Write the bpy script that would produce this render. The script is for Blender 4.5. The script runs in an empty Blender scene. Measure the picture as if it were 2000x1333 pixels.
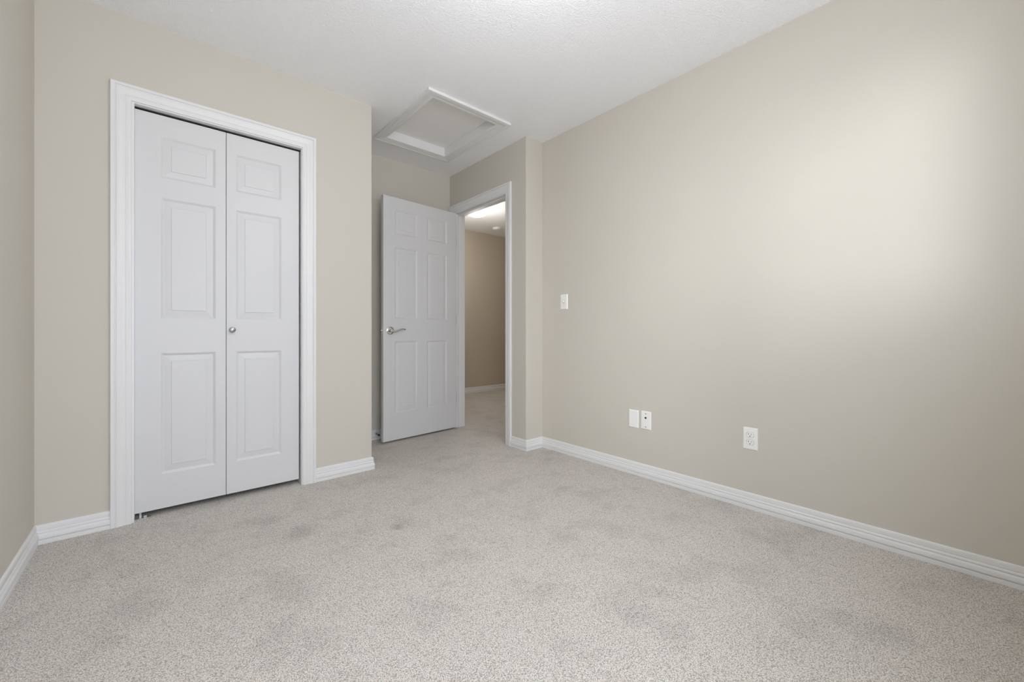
import bpy, bmesh, math, random
from math import sin, cos, pi, radians
from mathutils import Vector, Matrix
random.seed(4)
S = bpy.context.scene
COL = S.collection

# ------------------------------------------------------------------ camera
H = 2.44                     # ceiling height
YAW = 0.7167                 # camera turned right of the room's Y axis
cam_d = bpy.data.cameras.new('camera')
cam_d.sensor_width = 36.0
cam_d.lens = 36.0 * 795.45 / 2000.0
cam_d.shift_y = -17.37 / 2000.0
cam_d.clip_start = 0.02
cam = bpy.data.objects.new('camera', cam_d)
COL.objects.link(cam)
cam.location = (0, 0, 0.9204)
cam.rotation_euler = (pi / 2, 0, -YAW)
S.camera = cam

# ------------------------------------------------------------------ world, lights, exposure
S.view_settings.view_transform = 'Standard'
S.view_settings.look = 'None'
S.view_settings.gamma = 1.0
S.view_settings.use_curve_mapping = False
S.view_settings.exposure = 0.40
S.cycles.use_denoising = True
S.cycles.max_bounces = 14
S.cycles.diffuse_bounces = 10
S.cycles.sample_clamp_indirect = 6.0

w = bpy.data.worlds.new('sky'); S.world = w; w.use_nodes = True
_nt = w.node_tree                     # overcast sky, brighter overhead, dimmer ground
_tc = _nt.nodes.new('ShaderNodeTexCoord'); _sp = _nt.nodes.new('ShaderNodeSeparateXYZ'); _cr = _nt.nodes.new('ShaderNodeValToRGB')
_mr = _nt.nodes.new('ShaderNodeMapRange'); _mr.inputs['From Min'].default_value = -1; _mr.inputs['From Max'].default_value = 1
_nt.links.new(_tc.outputs['Generated'], _sp.inputs[0]); _nt.links.new(_sp.outputs['Z'], _mr.inputs['Value']); _nt.links.new(_mr.outputs['Result'], _cr.inputs['Fac'])
_cr.color_ramp.elements[0].position = 0.40; _cr.color_ramp.elements[0].color = (0.56, 0.575, 0.615, 1)
_cr.color_ramp.elements[1].position = 0.90; _cr.color_ramp.elements[1].color = (0.87, 0.94, 1.06, 1)
_e = _cr.color_ramp.elements.new(0.52); _e.color = (0.50, 0.53, 0.59, 1)
_nt.links.new(_cr.outputs['Color'], _nt.nodes['Background'].inputs[0])
_nt.nodes['Background'].inputs[1].default_value = 4.6

YB = -0.30                   # back wall (window wall, behind the camera)
WX0, WX1, WZ0, WZ1 = 0.78, 1.95, 1.12, 2.14
VX0, VX1, VZ0, VZ1 = -0.30, 0.62, 0.30, 2.14  # unseen taller opening to its left, added for fill light
BT = 0.17                    # thickness of the outside wall   # window opening

def area(name, loc, rot, sx, sy, power, col, spread=pi):
    l = bpy.data.lights.new(name, 'AREA'); l.shape = 'RECTANGLE'
    l.size = sx; l.size_y = sy; l.energy = power; l.color = col; l.spread = spread
    o = bpy.data.objects.new(name, l); COL.objects.link(o)
    o.location = loc; o.rotation_euler = rot
    return o
# daylight entering through the window opening in the back wall
area('window_daylight', ((WX0 + WX1) / 2, YB - BT + .004, (WZ0 + WZ1) / 2), (radians(90), 0, 0),
     WX1 - WX0, WZ1 - WZ0, 1.5, (0.90, 0.965, 1.09))
area('added_fill_daylight', ((VX0 + VX1) / 2, YB - BT + .004, (VZ0 + VZ1) / 2), (radians(90), 0, 0),
     VX1 - VX0, VZ1 - VZ0, 9.0, (0.90, 0.965, 1.09))  # added fill from the invented tall opening, lifts the lower room
# bright low sky beyond the window, slanting in onto the right wall
sl = bpy.data.lights.new('low_bright_sky', 'SUN'); sl.energy = 0.95; sl.angle = radians(24); sl.color = (0.98, 0.985, 1.02)
so = bpy.data.objects.new('low_bright_sky', sl); COL.objects.link(so); so.location = (0, -4, 3)
so.rotation_euler = Vector((1.0, 0.97, -0.20)).to_track_quat('-Z', 'Y').to_euler()
# light of the bedroom's own ceiling lamp (its dome is built below)
pl = bpy.data.lights.new('bedroom_lamp_bulb', 'POINT'); pl.energy = 8.0; pl.color = (0.98, 0.98, 1.0)
pl.shadow_soft_size = 0.09
po = bpy.data.objects.new('bedroom_lamp_bulb', pl); COL.objects.link(po); po.location = (0.90, 0.98, 2.06)
# bulb of the hallway lamp
hl = bpy.data.lights.new('hall_lamp_bulb', 'POINT'); hl.energy = 12.5; hl.color = (1.0, 0.96, 0.90)
hl.shadow_soft_size = 0.10
ho = bpy.data.objects.new('hall_lamp_bulb', hl); COL.objects.link(ho); ho.location = (2.965, 4.06, 2.00)

# ------------------------------------------------------------------ room numbers (metres)
XL, YC, XC, YF = -0.4002, 2.6817, 1.0882, 3.3988
XD, YR, XR = 2.156, 2.3065, 2.3317
WT = 0.115                   # partition thickness

# ------------------------------------------------------------------ materials
def mat(name, rgb, rough=0.6, metal=0.0, spec=0.5):
    m = bpy.data.materials.new(name); m.use_nodes = True
    b = m.node_tree.nodes['Principled BSDF']
    b.inputs['Base Color'].default_value = (*rgb, 1)
    b.inputs['Roughness'].default_value = rough
    b.inputs['Metallic'].default_value = metal
    b.inputs['Specular IOR Level'].default_value = spec
    return m
def N(m, t, **kw):
    n = m.node_tree.nodes.new(t)
    for k, v in kw.items():
        if k in n.inputs: n.inputs[k].default_value = v
        else: setattr(n, k, v)
    return n
def L(m, a, b): m.node_tree.links.new(a, b)
def coords(m, scale=(1, 1, 1)):
    tc = N(m, 'ShaderNodeNewGeometry')
    mp = N(m, 'ShaderNodeMapping'); mp.inputs['Scale'].default_value = scale
    L(m, tc.outputs['Position'], mp.inputs['Vector'])
    return mp.outputs['Vector']
def bump(m, height, strength, dist):
    b = N(m, 'ShaderNodeBump'); b.inputs['Strength'].default_value = strength; b.inputs['Distance'].default_value = dist
    L(m, height, b.inputs['Height'])
    L(m, b.outputs['Normal'], m.node_tree.nodes['Principled BSDF'].inputs['Normal'])
    return b

def wall_mat(name, rgb):
    m = mat(name, rgb, 0.62, 0, 0.35)
    v = coords(m)
    n = N(m, 'ShaderNodeTexNoise'); n.inputs['Scale'].default_value = 260; n.inputs['Detail'].default_value = 2
    L(m, v, n.inputs['Vector'])
    bump(m, n.outputs['Fac'], 0.12, 0.0012)
    return m
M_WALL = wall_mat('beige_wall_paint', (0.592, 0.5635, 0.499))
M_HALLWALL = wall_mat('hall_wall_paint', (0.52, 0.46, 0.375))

def ceiling_mat():
    m = mat('textured_ceiling', (0.94, 0.945, 0.965), 0.5, 0, 0.5)
    v = coords(m)
    a = N(m, 'ShaderNodeTexNoise'); a.inputs['Scale'].default_value = 165; a.inputs['Detail'].default_value = 3; a.inputs['Distortion'].default_value = 0.25
    L(m, v, a.inputs['Vector'])
    r = N(m, 'ShaderNodeMapRange'); r.inputs['From Min'].default_value = 0.42; r.inputs['From Max'].default_value = 0.66
    L(m, a.outputs['Fac'], r.inputs['Value'])
    f = N(m, 'ShaderNodeTexNoise'); f.inputs['Scale'].default_value = 230; f.inputs['Detail'].default_value = 2
    L(m, v, f.inputs['Vector'])
    ad = N(m, 'ShaderNodeMath', operation='MULTIPLY_ADD'); ad.inputs[1].default_value = 0.35
    L(m, f.outputs['Fac'], ad.inputs[0]); L(m, r.outputs['Result'], ad.inputs[2])
    bump(m, ad.outputs['Value'], 0.65, 0.0028)
    return m
M_CEIL = ceiling_mat()

M_TRIM = mat('white_trim_paint', (0.76, 0.76, 0.76), 0.38, 0, 0.5)
def door_mat():
    m = mat('white_moulded_door_paint', (0.67, 0.672, 0.68), 0.42, 0, 0.45)
    tc = N(m, 'ShaderNodeTexCoord')
    mp = N(m, 'ShaderNodeMapping'); mp.inputs['Scale'].default_value = (1, 1, 0.035)
    L(m, tc.outputs['Object'], mp.inputs['Vector'])
    n = N(m, 'ShaderNodeTexNoise'); n.inputs['Scale'].default_value = 220; n.inputs['Detail'].default_value = 3
    L(m, mp.outputs['Vector'], n.inputs['Vector'])
    bump(m, n.outputs['Fac'], 0.16, 0.0010)
    return m
M_DOOR = door_mat()
M_HATCH = mat('hatch_panel_paint', (0.83, 0.825, 0.815), 0.6)
M_PLATE = mat('white_plastic', (0.86, 0.86, 0.84), 0.3)
M_DARK = mat('dark_slot', (0.02, 0.02, 0.02), 0.6)
M_SEAM = mat('shadow_gap_grey', (0.22, 0.22, 0.21), 0.7)
M_TRACK = mat('dark_door_track', (0.03, 0.03, 0.03), 0.5, 0.6)
M_CHROME = mat('chrome', (0.62, 0.62, 0.63), 0.14, 1.0)
M_NICKEL = mat('satin_nickel', (0.36, 0.35, 0.34), 0.28, 1.0)
M_STEEL = mat('brushed_steel', (0.62, 0.62, 0.62), 0.42, 0.75)
M_RUBBER = mat('black_rubber', (0.015, 0.015, 0.015), 0.7)
M_INSIDE = mat('closet_inside_paint', (0.35, 0.33, 0.30), 0.8)
M_OUT = mat('light_seal_board', (0.5, 0.5, 0.5), 0.9)

def emit(name, rgb, s):
    m = mat(name, rgb, 0.4)
    b = m.node_tree.nodes['Principled BSDF']
    b.inputs['Emission Color'].default_value = (*rgb, 1); b.inputs['Emission Strength'].default_value = s
    return m
M_GLOW = emit('lit_glass_dome', (1.0, 0.975, 0.94), 2.6)
M_GLOW2 = emit('dim_glass_dome', (1.0, 0.97, 0.92), 1.2)

def carpet_mat():
    m = mat('beige_cut_pile_carpet', (0.5, 0.47, 0.43), 0.95, 0, 0.1)
    v = coords(m)
    bs = m.node_tree.nodes['Principled BSDF']
    # tufts
    t = N(m, 'ShaderNodeTexNoise'); t.inputs['Scale'].default_value = 310; t.inputs['Detail'].default_value = 4; t.inputs['Roughness'].default_value = 0.7
    t.inputs['Distortion'].default_value = 0.3
    L(m, v, t.inputs['Vector'])
    vo = N(m, 'ShaderNodeTexVoronoi'); vo.inputs['Scale'].default_value = 300
    L(m, v, vo.inputs['Vector'])
    # height = noise - voronoi distance
    h = N(m, 'ShaderNodeMath', operation='MULTIPLY_ADD'); h.inputs[1].default_value = -0.40
    L(m, vo.outputs['Distance'], h.inputs[0]); L(m, t.outputs['Fac'], h.inputs[2])
    # fleck colour, with the pile's self-shadowing painted in
    cr = N(m, 'ShaderNodeValToRGB')
    cr.color_ramp.elements[0].position = 0.16; cr.color_ramp.elements[0].color = (0.34, 0.31, 0.275, 1)
    cr.color_ramp.elements[1].position = 0.56; cr.color_ramp.elements[1].color = (0.94, 0.895, 0.835, 1)
    e = cr.color_ramp.elements.new(0.35); e.color = (0.72, 0.675, 0.62, 1)
    L(m, h.outputs['Value'], cr.inputs['Fac'])
    # brushed patches of the pile
    p = N(m, 'ShaderNodeTexNoise'); p.inputs['Scale'].default_value = 4.6; p.inputs['Detail'].default_value = 5; p.inputs['Roughness'].default_value = 0.62
    L(m, v, p.inputs['Vector'])
    pr = N(m, 'ShaderNodeMapRange'); pr.inputs['From Min'].default_value = 0.36; pr.inputs['From Max'].default_value = 0.50
    pr.inputs['To Min'].default_value = 0.88; pr.inputs['To Max'].default_value = 1.0
    L(m, p.outputs['Fac'], pr.inputs['Value'])
    mul = N(m, 'ShaderNodeVectorMath', operation='SCALE')
    L(m, cr.outputs['Color'], mul.inputs[0])
    # worn darker marks
    sw = N(m, 'ShaderNodeTexNoise'); sw.inputs['Scale'].default_value = 16; sw.inputs['Detail'].default_value = 3
    L(m, v, sw.inputs['Vector'])
    swv = N(m, 'ShaderNodeVectorMath', operation='SCALE'); swv.inputs['Scale'].default_value = 0.10
    L(m, sw.outputs['Color'], swv.inputs[0])
    pv = N(m, 'ShaderNodeVectorMath', operation='ADD'); L(m, v, pv.inputs[0]); L(m, swv.outputs['Vector'], pv.inputs[1])
    last = pr.outputs['Result']
    for (x, y, r, k) in [(0.40, 2.28, .070, .86), (0.51, 2.05, .085, .84), (0.853, 1.806, .035, .76), (0.75, 1.68, .035, .90),
                         (1.88, 1.21, .04, .90), (1.335, .737, .045, .90), (1.10, 1.40, .03, .92), (0.60, 2.20, .035, .92),
                         (1.71, .18, .08, .92), (0.25, 1.30, .04, .94), (3.0, 2.9, .18, .86)]:
        d = N(m, 'ShaderNodeVectorMath', operation='DISTANCE'); d.inputs[1].default_value = (x + .05, y + .05, .05)
        L(m, pv.outputs['Vector'], d.inputs[0])
        mr = N(m, 'ShaderNodeMapRange'); mr.interpolation_type = 'SMOOTHSTEP'
        mr.inputs['From Min'].default_value = r * .35; mr.inputs['From Max'].default_value = r * 1.25
        mr.inputs['To Min'].default_value = k; mr.inputs['To Max'].default_value = 1.0
        L(m, d.outputs['Value'], mr.inputs['Value'])
        mm = N(m, 'ShaderNodeMath', operation='MULTIPLY'); L(m, last, mm.inputs[0]); L(m, mr.outputs['Result'], mm.inputs[1])
        last = mm.outputs['Value']
    L(m, last, mul.inputs['Scale'])
    L(m, mul.outputs['Vector'], bs.inputs['Base Color'])
    bs.inputs['Sheen Weight'].default_value = 0.15
    bump(m, h.outputs['Value'], 0.7, 0.004)
    return m
M_CARPET = carpet_mat()

# ------------------------------------------------------------------ mesh helpers
def obj(name, bm, m, parent=None, smooth=False, loc=None):
    bmesh.ops.recalc_face_normals(bm, faces=bm.faces[:])
    me = bpy.data.meshes.new(name); bm.to_mesh(me); bm.free()
    for i, mm in enumerate(m if isinstance(m, (list, tuple)) else [m]): me.materials.append(mm)
    if smooth:
        for p in me.polygons: p.use_smooth = True
        try: me.set_sharp_from_angle(angle=radians(38))
        except Exception: pass
    o = bpy.data.objects.new(name, me); COL.objects.link(o)
    if loc is not None: o.location = loc
    if parent is not None: o.parent = parent
    return o
def struct(o): o['kind'] = 'structure'; return o
def tag(o, label, cat, group=None):
    o['label'] = label; o['category'] = cat
    if group: o['group'] = group
    return o
def empty(name, loc, rz=0.0):
    o = bpy.data.objects.new(name, None); COL.objects.link(o); o.location = loc; o.rotation_euler = (0, 0, rz)
    o.empty_display_size = 0.05
    return o
def NB(): return bmesh.new()
def box(bm, x0, x1, y0, y1, z0, z1, bev=0.0, mi=0):
    t = bmesh.new()
    vs = [t.verts.new((x, y, z)) for x in (x0, x1) for y in (y0, y1) for z in (z0, z1)]
    for f in ((0, 1, 3, 2), (4, 6, 7, 5), (0, 4, 5, 1), (2, 3, 7, 6), (0, 2, 6, 4), (1, 5, 7, 3)):
        t.faces.new([vs[i] for i in f]).material_index = mi
    if bev > 0:
        bmesh.ops.bevel(t, geom=t.edges[:], offset=bev, segments=2, profile=0.6, affect='EDGES')
    merge(bm, t)
def merge(bm, t, M=None):
    mp = {}
    for v in t.verts: mp[v] = bm.verts.new(M @ v.co if M else v.co)
    for f in t.faces:
        try:
            g = bm.faces.new([mp[v] for v in f.verts]); g.material_index = f.material_index; g.smooth = f.smooth
        except ValueError: pass
    t.free()
def lathe(bm, prof, n=32, M=None, mi=0, ex=1.0):
    """prof: (radius, height) about local Z"""
    t = bmesh.new(); rings = []
    for r, z in prof:
        if r < 1e-6: rings.append([t.verts.new((0, 0, z))])
        else: rings.append([t.verts.new((r * cos(2 * pi * i / n) * ex, r * sin(2 * pi * i / n), z)) for i in range(n)])
    for a, b in zip(rings, rings[1:]):
        for i in range(n):
            j = (i + 1) % n
            if len(a) == 1 and len(b) == 1: continue
            if len(a) == 1: f = t.faces.new((a[0], b[i], b[j]))
            elif len(b) == 1: f = t.faces.new((a[i], a[j], b[0]))
            else: f = t.faces.new((a[i], a[j], b[j], b[i]))
            f.material_index = mi
    merge(bm, t, M)
def tube(bm, pts, rad, n=12, flat=1.0, M=None):
    """tube through pts; rad list; flat squashes the section's second axis"""
    t = bmesh.new(); rings = []
    pts = [Vector(p) for p in pts]
    for i, p in enumerate(pts):
        d = (pts[min(i + 1, len(pts) - 1)] - pts[max(i - 1, 0)]).normalized()
        up = Vector((0, 1, 0)) if abs(d.y) < 0.9 else Vector((0, 0, 1))
        a = d.cross(up).normalized(); b = a.cross(d).normalized()
        r = rad[i] if isinstance(rad, (list, tuple)) else rad
        rings.append([t.verts.new(p + a * (r * cos(2 * pi * k / n)) + b * (r * flat * sin(2 * pi * k / n))) for k in range(n)])
    for a, b in zip(rings, rings[1:]):
        for k in range(n): t.faces.new((a[k], a[(k + 1) % n], b[(k + 1) % n], b[k]))
    t.faces.new(rings[0]); t.faces.new(rings[-1][::-1])
    merge(bm, t, M)
def prism(bm, poly, z0, z1):
    b = [bm.verts.new((x, y, z0)) for x, y in poly]; t = [bm.verts.new((x, y, z1)) for x, y in poly]
    n = len(poly)
    bm.faces.new(b[::-1]); bm.faces.new(t)
    for i in range(n): bm.faces.new((b[i], b[(i + 1) % n], t[(i + 1) % n], t[i]))
def arc(cx, cy, r, a0, a1, n=4):
    return [(cx + r * cos(radians(a0 + (a1 - a0) * i / n)), cy + r * sin(radians(a0 + (a1 - a0) * i / n))) for i in range(n + 1)]
RC = 0.006

# ------------------------------------------------------------------ floor, ceiling
bm = NB(); box(bm, XL - .15, 5.4, YB - BT - .02, 5.3, -0.08, 0.0); struct(obj('floor', bm, M_CARPET))
HX0, HX1, HY0, HY1 = 1.345, 1.862, 2.318, 3.020      # attic opening
CH0, CH1, CH2, CH3 = HX0 - .012, HX1 + .012, HY0 - .012, HY1 + .012   # rough hole in the ceiling board
bm = NB()
cx0, cx1, cy0, cy1 = XL - .15, XD + WT, YB - BT - .02, YF + .12
box(bm, cx0, CH0, cy0, cy1, H, H + .02); box(bm, CH1, XR + .12, cy0, YR, H, H + .02)
box(bm, CH1, cx1, YR, cy1, H, H + .02)
box(bm, CH0, CH1, cy0, CH2, H, H + .02); box(bm, CH0, CH1, CH3, cy1, H, H + .02)
box(bm, cx1, XR + .12, YR, 2.47, H, H + .02)
struct(obj('ceiling', bm, M_CEIL))
HH = H + .018                # hallway ceiling
bm = NB(); box(bm, XD + WT, 5.4, 2.47, 5.3, HH, HH + .02); struct(obj('ceiling_hall', bm, M_CEIL))

# ------------------------------------------------------------------ walls
bm = NB(); box(bm, XL - .12, XL, YB, YC + .9, 0, H); struct(obj('wall_left', bm, M_WALL))
# closet front wall and its side wall toward the door alcove
CO0, CO1, COZ = -0.100, 0.668, 2.046
bm = NB()
box(bm, XL, CO0, YC, YC + WT, 0, H); box(bm, CO0, CO1, YC, YC + WT, COZ, H)
prism(bm, [(CO1, YC)] + arc(XC - RC, YC + RC, RC, -90, 0) + [(XC, YF), (XC - WT, YF), (XC - WT, YC + WT), (CO1, YC + WT)], 0, H)
struct(obj('wall_closet', bm, M_WALL))
bm = NB(); box(bm, XL, XC - WT, YC + WT + .60, YC + WT + .62, 0, H); box(bm, XL, XL + .01, YC + WT, YC + WT + .60, 0, H)
struct(obj('wall_closet_inside', bm, M_INSIDE))
bm = NB(); box(bm, XC - WT, XD, YF, YF + .12, 0, H); struct(obj('wall_alcove', bm, M_WALL))
# wall with the doorway, with the short return to the right wall
DJ0, DJ1, DJZ = 2.553, 3.312, 2.056     # finished door opening
R0, R1 = DJ0 - .018, DJ1 + .018
bm = NB()
prism(bm, [(XD, R0), (XD + WT, R0), (XD + WT, YR + .16), (XR + .12, YR + .16), (XR + .12, YR)] + arc(XD + RC, YR + RC, RC, -90, -180), 0, H)
box(bm, XD, XD + WT, R1, YF + .12, 0, H); box(bm, XD, XD + WT, R0, R1, DJZ + .018, H)
struct(obj('wall_doorway', bm, M_WALL))
bm = NB(); box(bm, XR, XR + .12, YB - BT, YR, 0, H); struct(obj('wall_right', bm, M_WALL))
bm = NB()
box(bm, XL - .12, VX0, YB - BT, YB, 0, H); box(bm, VX1, WX0, YB - BT, YB, 0, H)
box(bm, VX0, VX1, YB - BT, YB, 0, VZ0); box(bm, VX0, VX1, YB - BT, YB, VZ1, H); box(bm, WX1, XR, YB - BT, YB, 0, H)
box(bm, WX0, WX1, YB - BT, YB, 0, WZ0); box(bm, WX0, WX1, YB - BT, YB, WZ1, H)
struct(obj('wall_back', bm, M_WALL))
# hallway
HYF = 5.055
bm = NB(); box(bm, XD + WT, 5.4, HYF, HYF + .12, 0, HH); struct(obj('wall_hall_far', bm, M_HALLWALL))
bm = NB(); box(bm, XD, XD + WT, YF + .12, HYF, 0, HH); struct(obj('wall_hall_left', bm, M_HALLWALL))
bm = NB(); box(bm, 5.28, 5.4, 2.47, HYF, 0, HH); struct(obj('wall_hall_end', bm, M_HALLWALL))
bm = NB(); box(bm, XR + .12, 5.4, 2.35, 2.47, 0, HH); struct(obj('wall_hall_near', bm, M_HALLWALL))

# ------------------------------------------------------------------ baseboards
BB = [(0, 0), (.0135, 0), (.0140, .0020), (.0140, .0165), (.0125, .0180), (.0085, .0188), (.0085, .0208), (.0120, .0215), (.0146, .0230),
      (.0150, .0280), (.0140, .0380), (.0112, .0435), (.0082, .0445), (.0080, .0470), (.0100, .0485), (.0110, .0500), (.0098, .0550), (.0072, .0575),
      (.0070, .0595), (.0082, .0610), (.0080, .0740), (.0068, .0795), (.0035, .0822), (0, .0828)]
def baseboards(path, names):
    n = len(path); off = []
    for i in range(n):
        def nrm(a, b):
            d = (Vector(b) - Vector(a)).normalized(); return Vector((d.y, -d.x))
        p = Vector(path[i])
        ns = []
        if i > 0: ns.append(nrm(path[i - 1], path[i]))
        if i < n - 1: ns.append(nrm(path[i], path[i + 1]))
        if len(ns) == 1: m = ns[0]
        else:
            m = ns[0] + ns[1]; m = m / (m.dot(ns[0]))
        off.append((p, m))
    for i, nm in enumerate(names):
        if nm is None: continue
        bm = NB(); a = []; b = []
        for d, z in BB:
            p, m = off[i]; q = p + m * d; a.append(bm.verts.new((q.x, q.y, z)))
            p, m = off[i + 1]; q = p + m * d; b.append(bm.verts.new((q.x, q.y, z)))
        for k in range(len(BB) - 1): bm.faces.new((a[k], a[k + 1], b[k + 1], b[k]))
        bm.faces.new((a[-1], a[0], b[0], b[-1])); bm.faces.new(a); bm.faces.new(b[::-1])
        struct(obj(nm, bm, M_TRIM))
CAS0, CAS1, CASZ = -0.1660, 0.7340, 2.106      # closet casing, outer edges
DC0, DC1, DCZ = 2.4800, 3.3890, 2.136          # door casing, outer edges
baseboards([(XL, YB), (XL, YC), (CAS0, YC)], ['baseboard_left', 'baseboard_closet_left'])
baseboards([(CAS1, YC), (XC, YC), (XC, YF), (XD, YF)], ['baseboard_closet_right', 'baseboard_closet_side', 'baseboard_alcove'])
baseboards([(XD, DC0), (XD, YR), (XR, YR), (XR, YB), (XL, YB)], ['baseboard_doorway', 'baseboard_return', 'baseboard_right', 'baseboard_back'])
baseboards([(XD + WT, YF + .1), (XD + WT, HYF), (5.28, HYF), (5.28, 2.47)], ['baseboard_hall_left', 'baseboard_hall_far', 'baseboard_hall_end'])

# ------------------------------------------------------------------ casings
CP = [(0, 0), (0, .0150), (.0020, .0165), (.0125, .0165), (.0140, .0150), (.0150, .0120), (.0175, .0120), (.0190, .0145), (.0240, .0150),
      (.0300, .0140), (.0400, .0115), (.0480, .0105), (.0500, .0090), (.0520, .0100), (.0600, .0100), (.0640, .0085), (.0680, .0080), (.0700, .0050), (.0700, 0)]
def casing(bm, s0, s1, zt, fn, width, zb=0.0):
    k = width / .070
    cols = []
    for wv, t in CP:
        wv *= k
        cols.append([bm.verts.new(fn(s, z, t)) for s, z in ((s0 + wv, zb), (s0 + wv, zt - wv), (s1 - wv, zt - wv), (s1 - wv, zb))])
    for a, b in zip(cols, cols[1:]):
        for i in range(3): bm.faces.new((a[i], a[i + 1], b[i + 1], b[i]))
    a, b = cols[0], cols[-1]
    for i in range(3): bm.faces.new((b[i], b[i + 1], a[i + 1], a[i]))
bm = NB(); casing(bm, CAS0, CAS1, CASZ, lambda s, z, t: (s, YC - t, z), .0735); struct(obj('trim_1', bm, M_TRIM))
bm = NB(); casing(bm, DC0, DC1, DCZ, lambda s, z, t: (XD - t, s, z), .070); struct(obj('trim_2', bm, M_TRIM))
bm = NB(); casing(bm, DC0, DC1, DCZ, lambda s, z, t: (XD + WT + t, s, z), .070); struct(obj('trim_3', bm, M_TRIM))
# closet jamb lining
JZ = 2.027
bm = NB()
box(bm, CO0, CO0 + .0167, YC - .0005, YC + WT, 0, JZ + .019); box(bm, CO1 - .012, CO1, YC - .0005, YC + WT, 0, JZ + .019)
box(bm, CO0 + .0167, CO1 - .012, YC - .0005, YC + WT, JZ, JZ + .019)
struct(obj('trim_4', bm, M_TRIM))
# door jamb lining with stops
bm = NB()
jx0, jx1 = XD - .0005, XD + WT + .0005
box(bm, jx0, jx1, R0, DJ0, 0, DJZ + .018); box(bm, jx0, jx1, DJ1, R1, 0, DJZ + .018); box(bm, jx0, jx1, DJ0, DJ1, DJZ, DJZ + .018)
sx0, sx1 = XD + .038, XD + .072
box(bm, sx0, sx1, DJ0, DJ0 + .011, 0, DJZ, .002); box(bm, sx0, sx1, DJ1 - .011, DJ1, 0, DJZ, .002)
box(bm, sx0, sx1, DJ0 + .011, DJ1 - .011, DJZ - .011, DJZ, .002)
jamb = struct(obj('trim_5', bm, M_TRIM))
bm = NB(); box(bm, XD + .002, XD + .036, DJ0 - .0005, DJ0 + .0015, .905, .962)
box(bm, XD - .010, XD + .004, DJ0 - .001, DJ0 + .0012, .918, .949)
o = obj('strike_plate', bm, M_STEEL, jamb)

# ------------------------------------------------------------------ moulded panel doors
RINGS = [(0, 0), (.0025, .0018), (.0060, .0038), (.0105, .0072), (.0130, .0074), (.0385, .0036), (.0400, .0036), (.0420, .0010)]
def panel_leaf(bm, w_, z0, z1, th, xs, zs):
    """front at y=0 facing -Y; xs, zs: spans of the moulded panels"""
    X = [0] + [v for a in xs for v in a] + [w_]; Z = [z0] + [v for a in zs for v in a] + [z1]
    V = {}
    def v(i, j):
        if (i, j) not in V: V[(i, j)] = bm.verts.new((X[i], 0, Z[j]))
        return V[(i, j)]
    for i in range(len(X) - 1):
        for j in range(len(Z) - 1):
            c = (v(i, j), v(i + 1, j), v(i + 1, j + 1), v(i, j + 1))
            if i % 2 == 1 and j % 2 == 1:
                prev = list(c)
                for ins, dp in RINGS[1:]:
                    cur = [bm.verts.new((x, dp, z)) for x, z in ((X[i] + ins, Z[j] + ins), (X[i + 1] - ins, Z[j] + ins), (X[i + 1] - ins, Z[j + 1] - ins), (X[i] + ins, Z[j + 1] - ins))]
                    for k in range(4): bm.faces.new((prev[k], prev[(k + 1) % 4], cur[(k + 1) % 4], cur[k]))
                    prev = cur
                bm.faces.new(prev)
            else: bm.faces.new(c)
    b = [bm.verts.new(p) for p in ((0, th, z0), (w_, th, z0), (w_, th, z1), (0, th, z1))]
    bm.faces.new(b[::-1])
    nx, nz = len(X) - 1, len(Z) - 1
    bm.faces.new([v(0, j) for j in range(nz + 1)] + [b[3], b[0]])
    bm.faces.new([v(nx, j) for j in range(nz, -1, -1)] + [b[1], b[2]])
    bm.faces.new([v(i, 0) for i in range(nx, -1, -1)] + [b[0], b[1]])
    bm.faces.new([v(i, nz) for i in range(nx + 1)] + [b[2], b[3]])
ZS = [(.2030, .8130), (.9915, 1.5985), (1.7000, 1.9070)]
LY = YC + .030
d1 = empty('door_1', ((CO0 + CO1) / 2, LY, 0)); struct(d1)
d1['label'] = 'white two-leaf folding closet door with moulded panels in the left wall'
ox = d1.location.x
def child(name, bm, m, parent, org, smooth=False):
    """mesh written in world coordinates, origin moved to org, parented"""
    for vv in bm.verts: vv.co -= Vector(org)
    o = obj(name, bm, m, None, smooth); o.parent = parent
    pm = parent.matrix_basis.copy(); q = parent.parent
    while q is not None: pm = q.matrix_basis @ pm; q = q.parent
    o.matrix_basis = pm.inverted() @ Matrix.Translation(Vector(org))
    return o
T = Matrix.Translation
LX0 = CO0 + .0170
def leafmesh(x0, w_, xs):
    t = NB(); panel_leaf(t, w_, .030, 2.0145, .034, xs, ZS)
    bm = NB(); merge(bm, t, T((x0, LY, 0))); return bm
leafl = child('door_leaf', leafmesh(LX0, .3670, [(.0970, .3215)]), M_DOOR, d1, (LX0, LY, .03))
leafr = child('door_leaf', leafmesh(.2868, .3610, [(.0440, .2670)]), M_DOOR, d1, (.2868, LY, .03))
# knob
KX, KZ = .3120, .9330
bm = NB()
lathe(bm, [(0, .0), (.0105, .0), (.0108, .0015), (.0075, .003), (.0058, .007), (.0065, .011), (.0125, .0140), (.0150, .0175), (.0152, .0205), (.0138, .0232), (.0118, .0240), (.0112, .0232), (.0080, .0240), (.0040, .0250), (0, .0252)],
      32, T((KX, LY, KZ)) @ Matrix.Rotation(radians(90), 4, 'X'))
o = child('knob', bm, M_NICKEL, leafr, (KX, LY, KZ), True); o['label'] = 'small round satin nickel knob'
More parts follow.
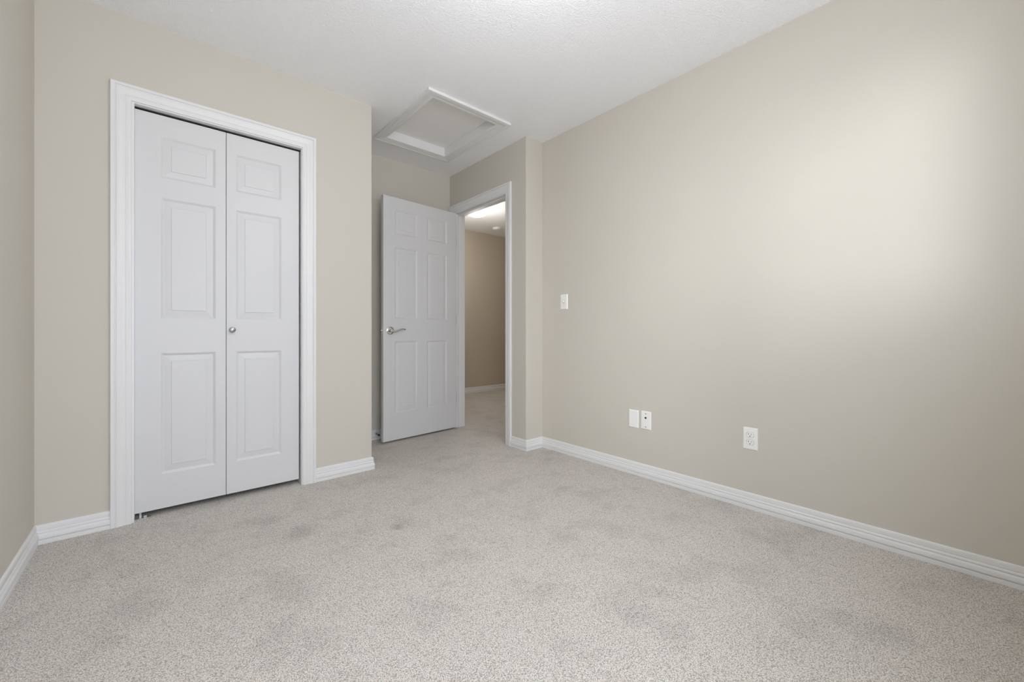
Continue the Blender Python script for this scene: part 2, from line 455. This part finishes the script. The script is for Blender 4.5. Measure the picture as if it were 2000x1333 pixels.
# track, pivot bracket
bm = NB(); box(bm, CO0 + .0155, CO1 - .012, YC + .034, YC + .060, JZ - .006, JZ)
child('top_track', bm, M_TRACK, d1, (ox, YC + .05, JZ))
bm = NB(); bx = CO0 + .0155
box(bm, bx, bx + .0015, YC + .022, YC + .058, .0, .040); box(bm, bx, bx + .060, YC + .022, YC + .058, .0005, .003)
box(bm, bx + .018, bx + .026, YC + .040, YC + .048, .003, .030); box(bm, bx + .034, bx + .046, YC + .024, YC + .036, .003, .013, .001)
o = child('pivot_bracket', bm, M_STEEL, d1, (bx, YC + .04, 0)); o['label'] = 'small steel floor pivot bracket'

# open bedroom door
ang = radians(5.23)
d2 = empty('door_2', (1.3925, 3.1993, 0), ang); struct(d2)
d2['label'] = 'white six-panel bedroom door standing open against the alcove wall'
M2 = Matrix.Translation((1.3925, 3.1993, 0)) @ Matrix.Rotation(ang, 4, 'Z')
DW = .7590
t = NB(); panel_leaf(t, DW, .018, 2.048, .035, [(.106, .3235), (.4260, .6440)], [(.243, .843), (1.034, 1.633), (1.742, 1.946)])
leaf = obj('door_leaf', t, M_DOOR, d2)
def dchild(name, bm, m, parent=leaf, smooth=False): return obj(name, bm, m, parent, smooth)
HXc, HZc = .0605, .9325
RX = Matrix.Rotation(radians(90), 4, 'X')
bm = NB(); lathe(bm, [(0, 0), (.0330, 0), (.0335, .002), (.0325, .0055), (.0290, .0075), (.0200, .0085), (.0120, .0090), (.0105, .0110), (.0100, .045), (0, .046)], 40, T((HXc, 0, HZc)) @ RX)
lever = []
for i in range(15):
    s = i / 14
    lever.append((HXc - .008 + .126 * s, -.0500 - .002 * sin(pi * s), HZc - .001 + (-.007 * sin(min(1, s / .38) * pi) if s < .38 else .0135 * sin((s - .38) / .62 * pi * .74))))
rad = [.0085, .0095, .0098, .0092, .0086, .0080, .0076, .0074, .0073, .0072, .0071, .0070, .0068, .0062, .0040]
tube(bm, lever, rad, 14, 0.75)
o = dchild('lever_handle', bm, M_CHROME, smooth=True); o['label'] = 'polished chrome lever handle on a round rose'
# the same lever on the far face
bm = NB(); lathe(bm, [(0, 0), (.0330, 0), (.0335, .002), (.0325, .0055), (.0290, .0075), (.0120, .0090), (.0105, .0110), (.0100, .045), (0, .046)], 40, T((HXc, .035, HZc)) @ Matrix.Rotation(radians(-90), 4, 'X'))
tube(bm, [(x, .035 - y, z) for x, y, z in lever], rad, 14, 0.75)
dchild('lever_handle', bm, M_CHROME, smooth=True)
bm = NB(); box(bm, -.0012, .0010, .0060, .0290, HZc - .028, HZc + .028)
pl_ = dchild('latch_plate', bm, M_TRIM)
bm = NB(); lathe(bm, [(.0080, 0), (.0078, .008), (.0060, .0115), (0, .0120)], 20, T((-.001, .0175, HZc)) @ Matrix.Rotation(radians(-90), 4, 'Y'))
dchild('latch_bolt', bm, M_CHROME, pl_, smooth=True)
for k, (za, zb) in enumerate(((.2535, .3425), (.9985, 1.0850), (1.734, 1.822))):
    bm = NB(); box(bm, DW - .0006, DW + .0012, .001, .034, za, zb)
    for q in range(5):
        z_0 = za + (zb - za) * q / 5 + .0006; z_1 = za + (zb - za) * (q + 1) / 5 - .0006
        lathe(bm, [(0, z_0), (.0060, z_0), (.0060, z_1), (0, z_1)], 16, T((DW + .0025, .0385, 0)))
    lathe(bm, [(0, zb), (.0050, zb + .0005), (.0040, zb + .005), (0, zb + .006)], 16, T((DW + .0025, .0385, 0)))
    box(bm, DW - .007, DW + .0008, -.0007, .002, za, zb)
    dchild('hinge', bm, M_STEEL)

# ------------------------------------------------------------------ attic hatch
AX0, AX1, AY0, AY1 = 1.266, 1.940, 2.238, 3.095
hx, hy = (AX0 + AX1) / 2, (AY0 + AY1) / 2
hatch = empty('attic_hatch', (hx, hy, H))
tag(hatch, 'white framed attic access hatch with recessed panel in the textured ceiling', 'attic hatch')
bm = NB()
rw = HX0 - AX0
rings = []
for wv, tt in CP:
    f = wv / .070
    x0 = AX0 + (HX0 - AX0) * f; x1 = AX1 - (AX1 - HX1) * f; y0 = AY0 + (HY0 - AY0) * f; y1 = AY1 - (AY1 - HY1) * f
    rings.append([bm.verts.new((x, y, H - tt)) for x, y in ((x0, y0), (x1, y0), (x1, y1), (x0, y1))])
HPZ = H + .062
for dz in (0.0, HPZ - H):       # lining of the opening
    if dz: rings.append([bm.verts.new((x, y, H + dz)) for x, y in ((HX0, HY0), (HX1, HY0), (HX1, HY1), (HX0, HY1))])
rings.append([bm.verts.new((x, y, HPZ)) for x, y in ((HX0 - .015, HY0 - .015), (HX1 + .015, HY0 - .015), (HX1 + .015, HY1 + .015), (HX0 - .015, HY1 + .015))])
rings.append([bm.verts.new((x, y, H + .0205)) for x, y in ((HX0 - .015, HY0 - .015), (HX1 + .015, HY0 - .015), (HX1 + .015, HY1 + .015), (HX0 - .015, HY1 + .015))])
for a, b in zip(rings, rings[1:]):
    for k in range(4): bm.faces.new((a[k], a[(k + 1) % 4], b[(k + 1) % 4], b[k]))
child('hatch_frame', bm, M_TRIM, hatch, (hx, hy, H))
bm = NB(); box(bm, HX0 + .001, HX1 - .001, HY0 + .001, HY1 - .001, HPZ - .001, HPZ + .018)
child('hatch_panel', bm, M_HATCH, hatch, (hx, hy, HPZ))
bm = NB(); a, b, c, d = HX0 - .05, HX1 + .05, HY0 - .05, HY1 + .05
box(bm, a, b, c, d, HPZ + .02, HPZ + .03)
for q in ((a, a + .01, c, d), (b - .01, b, c, d), (a + .01, b - .01, c, c + .01), (a + .01, b - .01, d - .01, d)): box(bm, *q, H + .018, HPZ + .02)
child('hatch_light_seal', bm, M_OUT, hatch, (hx, hy, HPZ))  # unseen lid added to keep sky light from leaking round the panel

# ------------------------------------------------------------------ wall plates on the right wall (local x along -Y of the room, local -y out of the wall)
def plate_root(name, y, z): 
    o = empty(name, (XR, y, z), radians(-90)); return o       # local +X -> world -Y, local -Y -> world -X
def plate(bm, w_, h_, th=.0055):
    t = bmesh.new()
    rr = [(0, 0), (0, .0015), (.0035, th), ]
    prev = None
    for ins, dp in rr:
        cur = [t.verts.new((x, -dp, z)) for x, z in ((-w_ / 2 + ins, -h_ / 2 + ins), (w_ / 2 - ins, -h_ / 2 + ins), (w_ / 2 - ins, h_ / 2 - ins), (-w_ / 2 + ins, h_ / 2 - ins))]
        if prev:
            for k in range(4): t.faces.new((prev[k], prev[(k + 1) % 4], cur[(k + 1) % 4], cur[k]))
        else: t.faces.new(cur[::-1])
        prev = cur
    t.faces.new(prev)
    merge(bm, t)
def screw(x, z, parent, y=-.0055, m=M_PLATE):
    bm = NB(); lathe(bm, [(0, 0), (.0032, 0), (.0030, .0008), (0, .0012)], 14, T((x, y, z)) @ RX)
    box(bm, x - .0026, x + .0026, y - .0014, y - .0010, z - .0004, z + .0004, mi=1)
    return obj('screw', bm, [m, M_DARK], parent)

r = plate_root('light_switch', 2.0721, 1.1504); tag(r, 'white toggle light switch high on the right wall near the doorway corner', 'light switch')
bm = NB(); plate(bm, .070, .114); p = obj('cover_plate', bm, M_PLATE, r)
bm = NB(); box(bm, -.0060, .0060, -.0062, -.0054, -.0125, .0125, 0, 1); box(bm, -.0052, .0052, -.0075, -.0055, -.0115, .0115, 0, 0)
t = bmesh.new(); vs = [t.verts.new(c) for c in ((-.0045, -.006, -.006), (.0045, -.006, -.006), (.0045, -.006, .007), (-.0045, -.006, .007), (-.0038, -.019, .0035), (.0038, -.019, .0035), (.0038, -.018, .0095), (-.0038, -.018, .0095))]
for f in ((0, 1, 2, 3), (4, 7, 6, 5), (0, 4, 5, 1), (1, 5, 6, 2), (2, 6, 7, 3), (3, 7, 4, 0)): t.faces.new([vs[i] for i in f])
merge(bm, t); obj('toggle', bm, [M_PLATE, M_DARK], r)
screw(0, .030, p); screw(0, -.030, p)

r = plate_root('blank_wall_plate', 1.4727, .3598); tag(r, 'plain white blank wall plate low on the right wall, left one of the adjacent pair', 'wall plate')
bm = NB(); plate(bm, .070, .114); p = obj('cover_plate', bm, M_PLATE, r); screw(0, .041, p); screw(0, -.041, p)

r = plate_root('jack_wall_plate', 1.3847, .3622); tag(r, 'white wall plate with one dark jack socket and two dark screw holes', 'wall plate')
bm = NB(); plate(bm, .070, .114); p = obj('cover_plate', bm, M_PLATE, r)
for z in (.0415, -.0415): screw(0, z, p, m=M_DARK)
bm = NB(); box(bm, -.0085, .0085, -.0068, -.0050, .0085, .0225, .0006); box(bm, -.0062, .0062, -.0072, -.0066, .0105, .0205, 0, 1); box(bm, -.003, .003, -.0072, -.0066, .0195, .0222, 0, 1)
obj('jack_socket', bm, [M_PLATE, M_DARK], r)

r = plate_root('power_outlet', .7839, .3657); tag(r, 'white duplex electrical outlet low on the right wall, standing alone', 'power outlet')
bm = NB(); plate(bm, .070, .114); p = obj('cover_plate', bm, M_PLATE, r); screw(0, 0, p)
for zc in (.0195, -.0195):
    bm = NB()
    poly = []
    for i in range(28):
        a = 2 * pi * i / 28; x = .0172 * cos(a); z = .0172 * sin(a); z = max(-.0135, min(.0135, z)); poly.append((x, z))
    a_ = [bm.verts.new((x, -.0050, z + zc)) for x, z in poly]; b_ = [bm.verts.new((x * .96, -.0082, z * .96 + zc)) for x, z in poly]
    bm.faces.new(a_[::-1]); bm.faces.new(b_)
    for i in range(28): bm.faces.new((a_[i], a_[(i + 1) % 28], b_[(i + 1) % 28], b_[i]))
    # dark seam round the receptacle
    s_ = [bm.verts.new((x * 1.055, -.0057, z * 1.055 + zc)) for x, z in poly]; f = bm.faces.new(s_); f.material_index = 2
    rc = obj('receptacle', bm, [M_PLATE, M_DARK, M_SEAM], r)
    bm = NB(); box(bm, -.0075, -.0055, -.0086, -.0080, zc, zc + .0085); box(bm, .0057, .0073, -.0086, -.0080, zc + .0007, zc + .0078)
    lathe(bm, [(0, 0), (.0026, 0), (.0026, .0005), (0, .0005)], 14, T((0, -.0081, zc - .0065)) @ RX)
    obj('slots', bm, M_DARK, rc)

# ------------------------------------------------------------------ spring door stop on the alcove baseboard
sx, sz = 1.4075, .0530
st = empty('door_stop', (sx, YF - .0115, sz)); tag(st, 'small spring door stop with black tip on the alcove baseboard behind the open door', 'door stop')
RXm = RX
bm = NB(); lathe(bm, [(0, 0), (.0110, 0), (.0105, .004), (.0070, .007), (.0055, .009), (0, .009)], 24, RX); obj('base', bm, M_STEEL, st, True)
bm = NB(); pts = []
for i in range(14 * 12 + 1):
    a = 2 * pi * i / 12; pts.append((.0046 * cos(a), -.008 - .054 * i / (14 * 12), .0046 * sin(a)))
tube(bm, pts, .0011, 6); obj('spring', bm, M_CHROME, st, True)
bm = NB(); lathe(bm, [(0, .060), (.0065, .060), (.0072, .064), (.0072, .072), (.0060, .0745), (0, .075)], 24, RX); obj('rubber_tip', bm, M_RUBBER, st, True)

# ------------------------------------------------------------------ lamps
def dome_lamp(name, loc, R, label, glow):
    r = empty(name, loc); tag(r, label, 'ceiling light')
    bm = NB(); lathe(bm, [(0, 0), (R * .80, 0), (R * .82, -.012), (R * .78, -.022), (0, -.022)], 48); obj('lamp_base', bm, M_TRIM, r, True)
    bm = NB()
    pr = [(R * .98, -.018), (R, -.024)] + [(R * cos(a), -.024 - .094 * sin(a)) for a in [radians(v) for v in range(10, 90, 10)]] + [(0, -.118)]
    lathe(bm, pr, 48); g = obj('glass_dome', bm, glow, r, True)
    for k in range(3):
        a = radians(-20 + 120 * k)
        bm = NB(); tube(bm, [(cos(a) * R * .80, sin(a) * R * .80, -.012), (cos(a) * R * 1.035, sin(a) * R * 1.035, -.014), (cos(a) * R * 1.04, sin(a) * R * 1.04, -.030), (cos(a) * R * .985, sin(a) * R * .985, -.034)], .0035, 8)
        obj('clip', bm, M_STEEL, r, True)
    return r
dome_lamp('ceiling_light', (2.965, 4.06, HH), .156, 'lit white glass dome light on the hallway ceiling seen through the doorway', M_GLOW)
dome_lamp('ceiling_light', (0.90, 0.98, H), .165, 'lit white glass dome light on the bedroom ceiling above the carpet', M_GLOW2)
smoke = empty('smoke_detector', (3.78, 4.68, HH)); tag(smoke, 'small round white smoke detector on the hallway ceiling beyond the lit dome', 'smoke detector')
bm = NB(); lathe(bm, [(0, 0), (.064, 0), (.064, -.010), (.060, -.012), (0, -.012)], 36); obj('base', bm, M_PLATE, smoke, True)
bm = NB(); lathe(bm, [(.052, -.012), (.052, -.016), (.056, -.017), (.054, -.025), (.046, -.028), (0, -.029)], 36); obj('cover', bm, M_PLATE, smoke, True)

# ------------------------------------------------------------------ windows behind the camera, the tall one added for fill
def window(name, x0, x1, z0, z1, mull):
    wn = empty(name, ((x0 + x1) / 2, YB, z0)); struct(wn)
    bm = NB(); fw = .045
    for a, b, c, d in ((x0, x0 + fw, z0, z1), (x1 - fw, x1, z0, z1), (x0 + fw, x1 - fw, z0, z0 + fw), (x0 + fw, x1 - fw, z1 - fw, z1)):
        box(bm, a, b, YB - .130, YB - .095, c, d)
    if mull: box(bm, (x0 + x1) / 2 - .02, (x0 + x1) / 2 + .02, YB - .130, YB - .095, z0 + fw, z1 - fw)
    child('window_frame', bm, M_TRIM, wn, ((x0 + x1) / 2, YB - .11, z0))
window('window_1', WX0, WX1, WZ0, WZ1, True)
window('added_fill_window', VX0, VX1, VZ0, VZ1, False)  # added unseen window, there only to carry the low fill light
